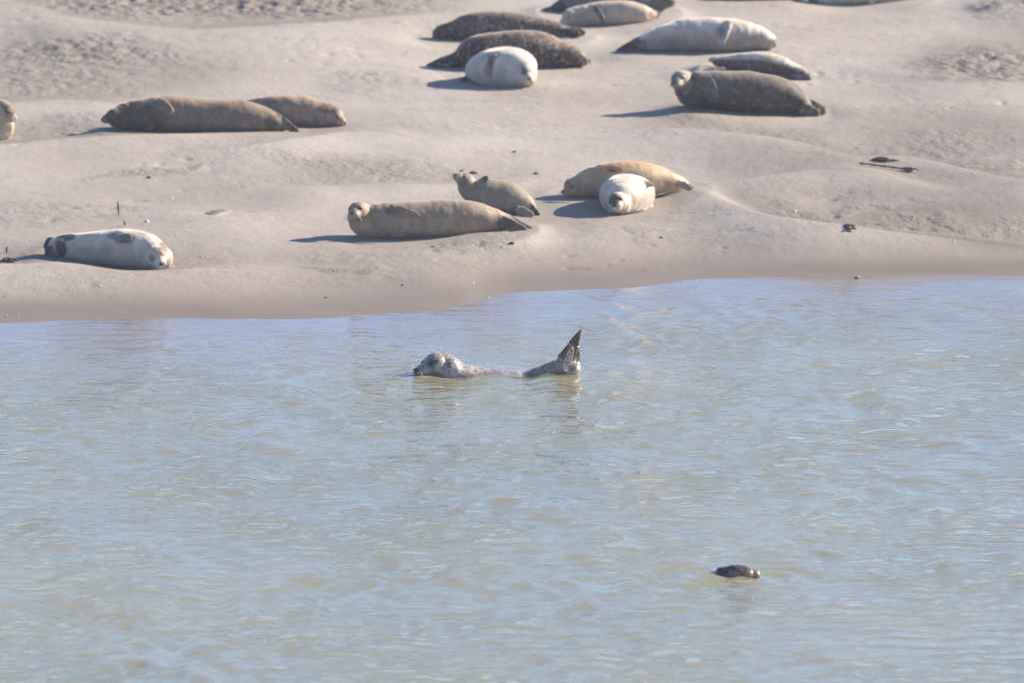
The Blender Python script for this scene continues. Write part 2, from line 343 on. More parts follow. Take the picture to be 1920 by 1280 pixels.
seal(name='front_white', label='plump white seal with dark streak on its flank, in front of speckled dark seal',
     anchor=(950, 166), voxel=0.009, spots=0.05, col=WHITE, colb=(0.52, 0.46, 0.39),
     body=[(990, 122, 163, -.20, 1, 18), (978, 104, 165, -.06, 1, 34), (962, 91, 165, .12, 1, 49), (944, 88, 163, .35, 1, 56), (925, 94, 158, .65, 1, 50), (908, 106, 154, .95, 1, 38), (896, 122, 152, 1.2, 1, 24), (890, 132, 150, 1.4, 1, 12)],
     head=dict(c=(987, 141, -.20), r=21, d=(.20, -1, -.10), up=(.2, 0, 1)), eyes=False, whisk=True,
     flip=[((893, 144, .8), (862, 151, .75), 8, 4, (0, -.5, 1), 5, (.09, .07, .055)), ((927, 106, .02), (912, 139, .0), 5, 5, (-.45, -1, .1), 5, (.30, .25, .21)), ((893, 146, 1.35), (884, 146, 1.7), 10, 9, (0, 0, 1), 5, DARK)],
     patch=[(921, 122, .05, 7, 22, .25, (.16, .12, .10), .9), (983, 137, -.5, 8, 9, .35, (.13, .115, .105), .9), (1002, 124, -.3, 10, 12, .3, (.40, .28, .19), .5)])

seal(name='far_grey', label='bluish grey seal at the top edge, behind the pale seal with a dark neck band',
     anchor=(1130, 32), voxel=0.01, spots=0.2, col=(.20, .19, .19), colb=(.15, .15, .155),
     body=[(1040, 6, 22, .1, 1), (1060, -6, 24, .1, 1), (1090, -18, 26, .1, 1), (1130, -26, 28, .1, 1), (1170, -24, 28, .1, 1), (1205, -14, 28, .1, 1), (1225, -8, 26, .1, 1), (1240, -6, 24, .08, 1)],
     head=dict(c=(1243, 4, .05), r=17, d=(.8, -.5, .1), up=(0, 0, 1)), eyes=True, whisk=False,
     flip=[((1046, 14, .1), (1000, 26, .1), 8, 2, (0, -.7, .8), 5, (.12, .09, .08)), ((1050, 16, 0), (1012, 25, 0), 7, 2, (0, -.7, .8), 5, (.16, .11, .08))],
     patch=[(1045, 14, 0, 14, 12, .3, BLACK, .7), (1256, 4, -.1, 10, 12, .3, (.13, .10, .08), .7)])

seal(name='banded', label='pale pinkish seal with a dark curved band behind its head, upper middle of the sandbank',
     anchor=(1140, 50), voxel=0.0095, spots=0.05, col=(.62, .50, .37), colb=(.50, .40, .29),
     body=[(1066, 18, 50, -.02, 1), (1080, 12, 52, 0, 1), (1110, 6, 52, 0, 1), (1140, 3, 50, 0, 1), (1175, 2, 49, .0, 1), (1200, 7, 46, 0, 1), (1216, 14, 42, .03, 1), (1226, 21, 38, .05, 1)],
     head=dict(c=(1073, 35, -.05), r=19, d=(-.8, -.5, -.2), up=(0, 0, 1)), eyes=False, whisk=False,
     flip=[((1118, 16, -.15), (1132, 38, -.26), 6, 4, (.3, -1, .2), 5, (.12, .11, .11)), ((1215, 28, .05), (1238, 30, .05), 9, 7, (0, -1, .4), 5, (.15, .11, .10))],
     patch=[(1119, 14, -.2, 9, 8, .3, (.08, .075, .075), .9), (1129, 30, -.25, 7, 20, .2, (.14, .13, .125), .85), (1100, 34, -.2, 20, 16, .3, (.36, .32, .24), .6), (1226, 28, 0, 10, 12, .3, BROWN, .7)])

seal(name='silver', label='large silvery white seal with black hind flippers and a grey flipper across its chest',
     anchor=(1330, 99), voxel=0.009, spots=0.06, col=(.76, .67, .55), colb=(.33, .295, .255),  # colb kept dark so the flank's shade is painted below the lit back
     body=[(1192, 72, 97, .08, 1), (1205, 66, 98, .05, 1), (1230, 55, 99, 0, 1), (1260, 42, 100, 0, 1), (1300, 35, 100, 0, 1), (1345, 32, 100, 0, 1), (1385, 37, 99, 0, 1), (1415, 47, 98, 0, 1), (1435, 58, 97, -.03, 1), (1445, 66, 96, -.04, 1)],
     head=dict(c=(1434, 78, -.05), r=17, d=(1, -.2, -.1), up=(0, 0, 1)), eyes=False, whisk=False,
     flip=[((1203, 80, .05), (1150, 98, .05), 12, 3, (0, -1, .5), 5, BLACK), ((1204, 84, -.06), (1160, 98, -.08), 11, 3, (0, -1, .5), 5, DARK), ((1364, 46, -.18), (1347, 84, -.31), 11, 8, (-.35, -1, .1), 5, (.44, .41, .39))],
     patch=[(1190, 80, 0, 13, 16, .4, BLACK, .85), (1260, 88, -.15, 70, 14, .3, (.27, .245, .22), .6), (1400, 84, -.1, 40, 12, .3, (.33, .29, .24), .5), (1351, 58, -.27, 8, 12, .1, (.22, .22, .24), .7), (1455, 80, -.08, 8, 7, .25, DARK, .85), (1415, 60, -.2, 4, 14, .3, (.34, .30, .25), .4), (1428, 62, -.2, 3, 14, .3, (.30, .27, .22), .4)])

seal(name='white_backed', label='slim seal with white back and dark underside, behind the dark grey seal with raised head',
     anchor=(1440, 150), voxel=0.009, spots=0.3, col=WHITE, colb=(.09, .08, .075), sharp=1,
     body=[(1342, 106, 124, .1, 1), (1370, 103, 132, .1, 1), (1400, 99, 140, .06, 1), (1435, 99, 146, .02, 1), (1465, 107, 151, 0, 1), (1485, 117, 153, -.02, 1), (1500, 125, 154, -.05, 1)],
     head=dict(c=(1500, 140, -.06), r=15, d=(.9, -.3, -.15), up=(0, 0, 1)), eyes=False, whisk=False,
     flip=[((1352, 112, .1), (1328, 113, .1), 7, 4, (0, -.6, .8), 5, CREAM), ((1450, 138, -.12), (1437, 146, -.18), 6, 4, (0, -1, .4), 5, DARK)],
     patch=[(1512, 143, -.12, 14, 11, .35, DARK, .85), (1465, 136, -.2, 40, 12, .3, BLACK, .7)])

seal(name='charcoal', label='dark grey seal with raised pale head looking toward the camera, upper right',
     anchor=(1400, 214), voxel=0.008, spots=0.3, col=(.23, .19, .14), colb=(.075, .066, .058),
     body=[(1273, 146, 172, -.04, 0), (1284, 141, 190, -.02, 0), (1298, 137, 204, 0, 1), (1330, 134, 208, 0, 1), (1375, 132, 211, 0, 1), (1420, 135, 214, 0, 1), (1455, 143, 216, 0, 1), (1485, 160, 218, 0, 1), (1503, 178, 219, -.02, 1), (1515, 192, 219, -.03, 1)],
     head=dict(c=(1277, 151, -.08), r=21, d=(-.45, -1, .0), up=(-.05, 0, 1)), eyes=True, whisk=False,
     flip=[((1330, 150, -.19), (1343, 188, -.27), 10, 7, (-.3, -1, .1), 5, (.15, .15, .155)), ((1316, 140, .12), (1362, 131, .16), 9, 6, (0, -1, .5), 5, (.48, .36, .29)),
           ((1502, 192, -.05), (1546, 214, -.08), 15, 10, (0, -1, .4), 5, (.24, .17, .12)), ((1500, 204, -.15), (1534, 220, -.18), 12, 10, (0, -1, .4), 5, (.12, .09, .07))],
     patch=[(1280, 150, -.1, 20, 23, .5, (.50, .44, .34), .85), (1267, 150, -.28, 8, 10, .15, (.22, .19, .15), .5), (1276, 160, -.25, 10, 8, .2, (.5, .44, .32), .5), (1495, 180, -.2, 22, 24, .3, BLACK, .75), (1315, 165, -.15, 22, 22, .2, (.15, .14, .10), .5)])

seal(name='top_right', label='pale cream seal with a dark nose, cut off by the top edge right of centre',
     anchor=(1600, 8), voxel=0.011, spots=0.05, col=(.68, .58, .45), colb=(.66, .57, .43),
     body=[(1530, -22, 12, 0, 1), (1545, -30, 13, 0, 1), (1580, -40, 12, 0, 1), (1620, -42, 9, 0, 1), (1660, -36, 6, 0, 1), (1700, -22, 2, 0, 1), (1720, -14, 0, 0, 1)],
     head=dict(c=(1535, -3, -.04), r=15, d=(-1, -.3, -.2), up=(0, 0, 1)), eyes=False, whisk=False,
     flip=[((1640, 0, -.15), (1626, 8, -.22), 7, 4, (0, -1, .4), 5, PALE), ((1710, -8, 0), (1750, -2, 0), 9, 4, (0, -1, .4), 5, GREY)],
     patch=[(1524, 2, -.15, 8, 12, .3, DARK, .85), (1645, 0, -.2, 22, 20, .3, (.60, .52, .42), .6)])

seal(name='top_tip', label='seal showing only its brown hind flippers at the top edge, above the silvery white seal',
     anchor=(1390, 4), voxel=0.012, spots=0.1, col=(.20, .16, .14), colb=(.20, .16, .14),
     body=[(1345, -18, 2, 0, 1), (1370, -32, 3, 0, 1), (1410, -42, 3, 0, 1), (1450, -42, 2, 0, 1), (1490, -34, 0, 0, 1), (1510, -26, -2, 0, 1)],
     head=dict(c=(1512, -14, 0), r=15, d=(1, -.3, -.1), up=(0, 0, 1)), eyes=False, whisk=False,
     flip=[((1348, -6, 0), (1303, 6, 0), 8, 3, (0, -.8, .6), 5, (.26, .18, .13))], patch=[])

seal(name='swimmer', label='speckled grey seal floating in the water, head and raised hind flippers showing', water=True,
     anchor=(850, 700), voxel=0.006, spots=0.8, col=(.39, .355, .315), colb=(.34, .305, .265),
     body=[(835, 662, 716, -.02, 0), (850, 673, 735, 0, 0), (870, 681, 748, .02, 0), (905, 689, 760, .04, 0), (945, 692, 766, .05, 0), (985, 693, 756, .05, 0), (1010, 686, 726, .05, 0), (1030, 678, 710, .05, 0), (1045, 672, 703, .05, 0), (1058, 670, 700, .05, 0), (1072, 674, 716, .05, 0)],
     head=dict(wl=.5, ns=1.6, c=(817, 683, -.05), r=26, d=(-.80, -.58, -.12), up=(-.05, 0, 1), mz=1.45, es=1.35), eyes=True, whisk=True,
     flip=[((1056, 680, .02), (1090, 620, .02), 22, 2, (.25, -1, .1), 5, (.05, .044, .042)), ((1072, 708, .04), (1083, 645, .06), 14, 6, (.5, -1, .1), 4, (.11, .10, .095)), ((1060, 690, -.08), (1073, 648, -.10), 8, 5, (.3, -1, .1), 3, (.55, .51, .46))],
     patch=[(818, 677, -.17, 3.5, 4.5, .06, (.05, .045, .04), .9), (773, 690, -.2, 8, 12, .3, (.06, .055, .05), .9), (795, 693, -.22, 12, 8, .2, (.36, .33, .25), .7), (791, 668, -.15, 7, 5, .2, (.12, .11, .105), .5), (849, 683, -.14, 5, 16, .2, (.50, .47, .44), .5), (1050, 662, 0, 11, 9, .2, (.06, .055, .055), .75), (1068, 676, -.08, 8, 10, .1, (.5, .46, .43), .6), (818, 660, -.05, 14, 6, .2, (.36, .32, .29), .5)])

seal(name='diver', label='dark wet seal with only its crown breaking the water, in the lower right foreground', water=True,
     anchor=(1385, 1078), voxel=0.005, spots=0.5, col=(.10, .075, .065), colb=(.10, .075, .065),
     body=[(1351, 1061, 1097, 0, 0, 16), (1362, 1059, 1100, 0, 0, 19), (1382, 1056, 1102, 0, 0, 21), (1397, 1060, 1100, 0, 0, 19), (1406, 1070, 1102, 0, 0, 13), (1413, 1066, 1092, 0, 0, 11), (1420, 1067, 1090, 0, 0, 9)],
     head=None, eyes=False, whisk=False,
     flip=[], patch=[(1355, 1070, 0, 18, 14, .2, (.03, .028, .03), .8), (1414, 1072, 0, 9, 9, .2, (.30, .17, .12), .75), (1380, 1074, -.05, 14, 4, .1, (.26, .18, .13), .6)])

def seal_setup(k):
    px, py = k['anchor']
    if k.get('water'):
        k['Y0'] = at_z(px, py, 0.0)[1]
        return
    lo, hi = 96.0, 150.0       # march the ray down onto the sand
    d = ray(px, py)
    ts = np.linspace(lo, hi, 1200) / d[1]
    zz = HC + d[2] * ts; hh = height0(d[0] * ts, d[1] * ts)
    i = int(np.argmax(zz < hh)); Y = d[1] * ts[i]
    k['Y0'] = Y + 0.13
    for st in k['body']:
        if st[4]:
            p = at_y(st[0], st[2], k['Y0'] + st[3] - 0.05)
            dz = p[2] - float(height0(p[0], p[1]))
            FOOT.append((p[0], p[1], (p[2], dz + 0.012), 0.30, 0.8))
for k in SEALS: seal_setup(k)
FOOT_READY = True

# ------------------------------------------------------------------ sand and water
def sand_mat():
    n = NT('sand'); pos = n.new('NewGeometry').outputs['Position']
    rip = n.attr('ripple'); wet = n.attr('wet')
    big = n.noise(n.mapping(pos, (.5, .28, 1)), 1.0, 5, .6)
    fine = n.noise(n.mapping(pos, (1, .5, 1)), 9, 5, .65)
    c = n.ramp(big, [(.3, (.38, .322, .258)), (.5, (.43, .372, .307)), (.7, (.47, .415, .350))])
    c = n.mix(n.math('MULTIPLY', n.ramp(fine, [(.35, (0, 0, 0)), (.75, (1, 1, 1))]), .25), c, (.36, .32, .285))
    c = n.mix(n.math('MULTIPLY', rip, .9), c, (.222, .202, .178))
    c = n.mix(n.attr('damp'), c, (.243, .205, .163))
    c = n.mix(wet, c, (.225, .178, .132))
    # scattered dark and pale grit
    v = n.new('TexVoronoi'); v.inputs['Scale'].default_value = 5; n.link(pos, v.inputs['Vector'])
    g = n.math('LESS_THAN', v.outputs['Distance'], .07)
    keep = n.math('GREATER_THAN', n.noise(pos, 1.1, 2), .56)
    c = n.mix(n.math('MULTIPLY', n.math('MULTIPLY', g, keep), .6), c, (.12, .10, .085))
    n.link(c, n.b.inputs['Base Color'])
    n.link(n.ramp(wet, [(0, (.75,) * 3), (1, (.50,) * 3)]), n.b.inputs['Roughness'])
    n.set(Specular_IOR_Level=.22)
    h1 = n.noise(n.mapping(pos, (1, .7, 1)), 14, 4, .6)
    h2 = n.noise(n.mapping(pos, (1, .6, 1)), 5, 3, .5)
    h = n.math('ADD', n.math('MULTIPLY', h1, n.math('MULTIPLY_ADD', rip, 1.3, .12)), n.math('MULTIPLY', h2, n.math('MULTIPLY_ADD', rip, 1.0, .25)))
    h = n.math('MULTIPLY', h, n.math('SUBTRACT', 1.0, n.math('MULTIPLY', wet, .7)))
    n.bump(h, .8, .035)
    return n.m
xs = spread(-7.5, 7.5, 0.028, -2500, 2500); ys = spread(99, 139, 0.05, -1500, 5000)
X, Y = np.meshgrid(xs, ys)
inner = (np.abs(X) < 9) & (Y > 95) & (Y < 142)
Z = height0(X, Y)
sw = np.zeros_like(Z); sv = np.zeros_like(Z)
for fx, fy, fz, sx, sy in FOOT:
    ix = (xs > fx - 4 * sx) & (xs < fx + 4 * sx); iy = (ys > fy - 4 * sy) & (ys < fy + 4 * sy)
    i0, i1 = np.argmax(ix), len(ix) - np.argmax(ix[::-1]); j0, j1 = np.argmax(iy), len(iy) - np.argmax(iy[::-1])
    xx = X[j0:j1, i0:i1]; yy = Y[j0:j1, i0:i1]
    w = np.exp(-((xx - fx) / sx) ** 2 - ((yy - fy) / sy) ** 2)
    sw[j0:j1, i0:i1] += w; sv[j0:j1, i0:i1] += w * fz[1]
Z = Z + sv / np.maximum(sw, 1.0)
dW = Y - np.interp(X, _w[:, 0], _w[:, 1])
dp_ = np.where(inner, dips(X, Y), 0)
rm = np.maximum(ripmask(X, Y), .45 * dp_ * (.6 + .5 * vnoise(X * .5, Y * .3, 16))) * sstep(.3, 1.5, dW)
rid = 1 - np.abs(vnoise(X * 8.5 + .9 * vnoise(X * 2, Y * 1.2, 8) + Y * 1.6, Y * 2.6 - X * 1.5, 21)) * 2
rid2 = fbm(X * 9, Y * 4.5, 24, 3)
near_ = .5 + .5 * sstep(112, 124, Y)
rm = np.maximum(rm, (.10 + .16 * np.clip(fbm(X * .7, Y * 1.3, 19, 3), 0, 1)) * inner * sstep(.5, 2, dW))
mic = (0.018 * rid + 0.016 * rid2) * rm ** 1.3 * near_
# tracks and pits scattered elsewhere
pit = np.maximum(0, fbm(X * 5.5, Y * 4.0, 41, 3) - .85) * np.maximum(0, vnoise(X * .6, Y * .35, 42) + .15)
soft = 0.0045 * fbm(X * 1.6, Y * .9, 51, 3) * sstep(.5, 2.5, dW)
Z = Z + np.where(inner, mic - 0.055 * pit * sstep(.3, 1.2, dW) + soft, 0)
me = grid_mesh('sand', xs, ys, Z)
fattr(me, 'ripple', rm)
hw = Z + 0.012 * fbm(X * .5, Y * .5, 61, 3)
wet = 1 - sstep(0.02, 0.11, hw)
wet = np.maximum(wet, .8 * (1 - sstep(.0, .8, np.sqrt(((X - at_z(1880, 460, .15)[0]) / 1.0) ** 2 + ((Y - at_z(1880, 455, .15)[1]) / .9) ** 2))))
fattr(me, 'wet', wet)
damp = .75 * (1 - sstep(0.06, 0.26, hw + .02 * fbm(X * .4, Y * .3, 66, 3)))
for px, py, rx, ry, s in ((1700, 415, 330, 36, .95), (1800, 270, 300, 60, .75), (1700, 370, 320, 24, .6), (100, 130, 420, 70, .7), (450, 8, 460, 48, .9), (1880, 120, 280, 50, .8), (660, 322, 230, 34, .6), (150, 420, 330, 50, .35), (1300, 180, 500, 20, .25)):
    c = hit(px, py); e = at_z(px + rx, py, c[2]); n0 = at_z(px, py - ry, c[2]); n1 = at_z(px, py + ry, c[2])
    q = np.sqrt(((X - c[0]) / (e[0] - c[0])) ** 2 + ((Y - c[1]) / (.5 * (n0[1] - n1[1]))) ** 2) + .25 * vnoise(X * .8, Y * .4, 67)
    damp = np.maximum(damp, s * (1 - sstep(.35, 1.2, q)))
damp = np.maximum(damp, .95 * dp_)
fattr(me, 'damp', damp)
sand = mesh_obj('ground', me, sand_mat()); tag(sand, kind='structure')
SAND_X, SAND_Y, SAND_Z = xs, ys, Z
def ground_z(x, y):
    i = min(max(int(np.searchsorted(SAND_X, x)) - 1, 0), len(SAND_X) - 2); j = min(max(int(np.searchsorted(SAND_Y, y)) - 1, 0), len(SAND_Y) - 2)
    return float(SAND_Z[j:j + 2, i:i + 2].mean())
def ground_at(px, py):
    d = ray(px, py); prev = None
    for y in np.arange(99, 140, .03):
        t = y / d[1]; z = HC + d[2] * t
        if z < ground_z(d[0] * t, y): return np.array([d[0] * t, y, ground_z(d[0] * t, y)])
    return at_z(px, py, .3)

def water_mat():
    n = NT('turbid_water'); pos = n.new('NewGeometry').outputs['Position']
    dep = n.attr('depth')
    big = n.noise(n.mapping(pos, (.35, .16, 1)), 1.0, 3, .5)
    c = n.ramp(big, [(.3, (.232, .225, .132)), (.7, (.290, .275, .152))])
    c = n.mix(n.ramp(dep, [(0, (0, 0, 0)), (.5, (.75,) * 3), (1, (1, 1, 1))]), (.25, .205, .165), c)
    h = n.noise(n.mapping(pos, (.30, 1, 1)), 4.5, 3, .5)
    h2 = n.noise(n.mapping(pos, (.5, 1, 1)), 19, 2, .5)
    gust = n.ramp(n.noise(n.mapping(pos, (.6, .3, 1)), 1.2, 3, .55), [(.35, (.25,) * 3), (.65, (1,) * 3)])
    hh = n.math('MULTIPLY', n.math('ADD', h, n.math('MULTIPLY', h2, .22)), n.math('MULTIPLY', gust, n.math('MULTIPLY_ADD', dep, .85, .15)))
    bp = n.bump(hh, 1.0, .048)
    # light scattered back by the silt leaves through the surface evenly; only the mirror part follows the waves
    up = n.new('CombineXYZ'); up.inputs[2].default_value = 1
    df = n.new('BsdfDiffuse'); n.link(c, df.inputs['Color']); n.link(up.outputs[0], df.inputs['Normal'])
    gl = n.new('BsdfGlossy'); gl.inputs['Roughness'].default_value = .06; n.link(bp.outputs[0], gl.inputs['Normal'])
    fr = n.new('Fresnel'); fr.inputs['IOR'].default_value = 1.333; n.link(bp.outputs[0], fr.inputs['Normal'])
    mx = n.new('MixShader'); n.link(fr.outputs[0], mx.inputs[0]); n.link(df.outputs[0], mx.inputs[1]); n.link(gl.outputs[0], mx.inputs[2])
    n.link(mx.outputs[0], n.n['Material Output'].inputs['Surface']); n.n.remove(n.b)
    return n.m
wx = spread(-7, 7, 0.03, -2500, 2500); wy = spread(74, 108, 0.045, -1500, 400)
X, Y = np.meshgrid(wx, wy)
H0 = height0(X, Y)
dep = np.clip(-H0, 0, None)
rng = np.random.RandomState(4)
win = (np.abs(X) < 10) & (Y > 68)
WZ = np.zeros_like(X)
Xm, Ym = X[win], Y[win]; acc = np.zeros_like(Xm)
gx = 0.75 + .45 * vnoise(Xm * .35, Ym * .16, 71); gs = 0.7 + .6 * vnoise(Xm * .8, Ym * .4, 72)
wxp = Xm + .12 * vnoise(Xm * .9, Ym * .7, 73); wyp = Ym + .12 * vnoise(Xm * .8, Ym * .9, 74)
for i in range(130):
    lam = .24 * (6.0 ** (rng.rand() ** 1.0)); th = math.radians(268 + rng.normal() * 17) ; kk = 2 * math.pi / lam
    amp = .0125 * lam ** .93 / math.sqrt(130) * 2.15
    ph = (math.sin(th) * wxp + math.cos(th) * wyp) * kk + rng.rand() * 6.283
    s = np.sin(ph)
    acc += amp * (s + .35 * np.cos(2 * ph)) * (gs if lam < .6 else gx)
WZ[win] = acc
WZ *= sstep(0.0, .22, dep) * .85 + .15 * sstep(0, .03, dep)
WZ *= np.exp(-np.maximum(np.abs(X) - 12, 0) / 6)
_c = at_z(930, 695); WZ *= 1 - .45 * np.exp(-((X - _c[0]) / 1.0) ** 2 - ((Y - _c[1]) / 1.5) ** 2)      # lee of the floating animal
# rings and calm water where the two seals float
def around(px, py, r):
    c = at_z(px, py); return np.sqrt((X - c[0]) ** 2 + ((Y - c[1])) ** 2) / r
for px, py, r, a in ((1385, 1079, .45, .008), (1340, 1084, .5, .005), (812, 700, .35, .004), (1055, 690, .3, .004)):
    q = around(px, py, 1.0)
    WZ += a * np.cos(q * 2 * math.pi / .22) * np.exp(-(q / r) ** 2 * .5) * (q > .05)
me = grid_mesh('water', wx, wy, WZ)
fattr(me, 'depth', np.clip(dep / .35, 0, 1))
water = mesh_obj('water', me, water_mat()); tag(water, kind='structure')
# ------------------------------------------------------------------ seal geometry
def catmull(P, n):
    P = np.array(P, float); m = len(P)
    Q = np.vstack([2 * P[0] - P[1], P, 2 * P[-1] - P[-2]])
    out = []
    for t in np.linspace(0, m - 1, n):
        i = min(int(t), m - 2); f = t - i
        a, b, c, d = Q[i], Q[i + 1], Q[i + 2], Q[i + 3]
        out.append(.5 * ((2 * b) + (-a + c) * f + (2 * a - 5 * b + 4 * c - d) * f * f + (-a + 3 * b - 3 * c + d) * f ** 3))
    return np.array(out)
class Soup:                                   # closed overlapping shells, fused by a voxel remesh afterwards
    def __init__(s): s.v = []; s.f = []; s.c = []
    def rings(s, R, C):                       # R: (k, m, 3) rings, closed with fans
        b = len(s.v); k, m = R.shape[:2]
        for i in range(k):
            for j in range(m): s.v.append(R[i, j]); s.c.append(C[i][j])
        for i in range(k - 1):
            for j in range(m):
                j2 = (j + 1) % m; s.f.append((b + i * m + j, b + i * m + j2, b + (i + 1) * m + j2, b + (i + 1) * m + j))
        for i, rev in ((0, 1), (k - 1, 0)):
            s.v.append(R[i].mean(0)); s.c.append(C[i][0]); q = len(s.v) - 1
            for j in range(m):
                j2 = (j + 1) % m; a = (b + i * m + j, b + i * m + j2, q); s.f.append(a[::-1] if rev else a)
    def ellipsoid(s, c, A, col, n=14, m=20):  # A: 3 axis vectors scaled by radii
        R = []; C = []
        for i in range(n):
            t = math.pi * (i + .5) / n
            R.append([c + A[0] * math.cos(t) + math.sin(t) * (A[1] * math.cos(u) + A[2] * math.sin(u)) for u in np.linspace(0, 2 * math.pi, m, endpoint=False)])
            C.append([col] * m)
        s.rings(np.array(R), C)
    def tube(s, P, rad, col, m=10, flat=None):
        P = np.array(P, float); R = []; C = []
        T = np.gradient(P, axis=0); T /= np.linalg.norm(T, axis=1)[:, None] + 1e-9
        up = np.array([0, 0, 1.]) if flat is None else flat
        for p, t, r in zip(P, T, rad):
            a = np.cross(t, up); a /= np.linalg.norm(a) + 1e-9; b = np.cross(a, t)
            R.append([p + r * (a * math.cos(u) + b * math.sin(u)) for u in np.linspace(0, 2 * math.pi, m, endpoint=False)]); C.append([col] * m)
        s.rings(np.array(R), C)
def unit(v): v = np.array(v, float); return v / (np.linalg.norm(v) + 1e-12)
def lerp(a, b, t): return tuple(np.array(a) * (1 - t) + np.array(b) * t)

def fur_mat(name, wetness):
    n = NT(name); oc = n.obj()
    col = n.attr('coat', 'Color'); sp = n.attr('spots')
    c = col
    m = n.noise(oc, 7, 4, .6)
    c = n.mix(1.0, c, n.ramp(m, [(.3, (.74, .71, .68)), (.7, (1.20, 1.18, 1.15))]), 'MULTIPLY')
    f = n.noise(n.mapping(oc, (.6, 1, 1)), 60, 3, .7)
    c = n.mix(1.0, c, n.ramp(f, [(.3, (.88,) * 3), (.7, (1.1,) * 3)]), 'MULTIPLY')
    st = n.noise(n.mapping(oc, (.7, 1, 1)), 3.2, 4, .6, .5)
    c = n.mix(n.ramp(st, [(.52, (0, 0, 0)), (.72, (.32,) * 3)]), c, n.mix(1.0, c, (.80, .66, .50), 'MULTIPLY'))
    s1 = n.noise(oc, 34, 3, .6, .4); s2 = n.noise(oc, 22, 2, .5, .3)
    dark = n.math('MULTIPLY', n.ramp(s1, [(.50, (0, 0, 0)), (.60, (1, 1, 1))]), sp)
    pale = n.math('MULTIPLY', n.ramp(s2, [(.56, (0, 0, 0)), (.64, (1, 1, 1))]), n.math('MULTIPLY', sp, .85))
    c = n.mix(dark, c, n.mix(1.0, c, (.30, .28, .27), 'MULTIPLY'))
    c = n.mix(pale, c, n.mix(.75, c, (.44, .36, .29)))
    n.link(c, n.b.inputs['Base Color'])
    n.set(Roughness=.28 if wetness else .62, Specular_IOR_Level=.5 if wetness else .3)
    if wetness: n.set(Coat_Weight=.4, Coat_Roughness=.15)
    else:
        n.set(Sheen_Weight=.6, Sheen_Roughness=.3); n.b.inputs['Sheen Tint'].default_value = (1, .9, .78, 1)
    b = n.math('ADD', n.noise(n.mapping(oc, (.5, 1, 1)), 70, 3, .7), n.math('MULTIPLY', n.noise(oc, 12, 3, .6), 1.4))
    n.bump(b, .5, .008)
    return n.m
FUR = fur_mat('dry_fur', False); WETFUR = fur_mat('wet_fur', True)
def plain(name, col, rough=.5, nscale=30, var=.25, bump=.0, spec=.5):
    n = NT(name); oc = n.obj()
    f = n.noise(oc, nscale, 4, .6)
    n.link(n.mix(1.0, col, n.ramp(f, [(.3, (1 - var,) * 3), (.7, (1 + var,) * 3)]), 'MULTIPLY'), n.b.inputs['Base Color'])
    n.set(Roughness=rough, Specular_IOR_Level=spec)
    if bump: n.bump(f, .8, bump)
    return n.m
EYE = plain('eye_dark', (.012, .010, .009), .08, 20, .1)
NOSE = plain('nose_skin', (.03, .026, .024), .35, 60, .2, .002)
WHISK = plain('whisker_pale', (.62, .56, .46), .4, 40, .1)

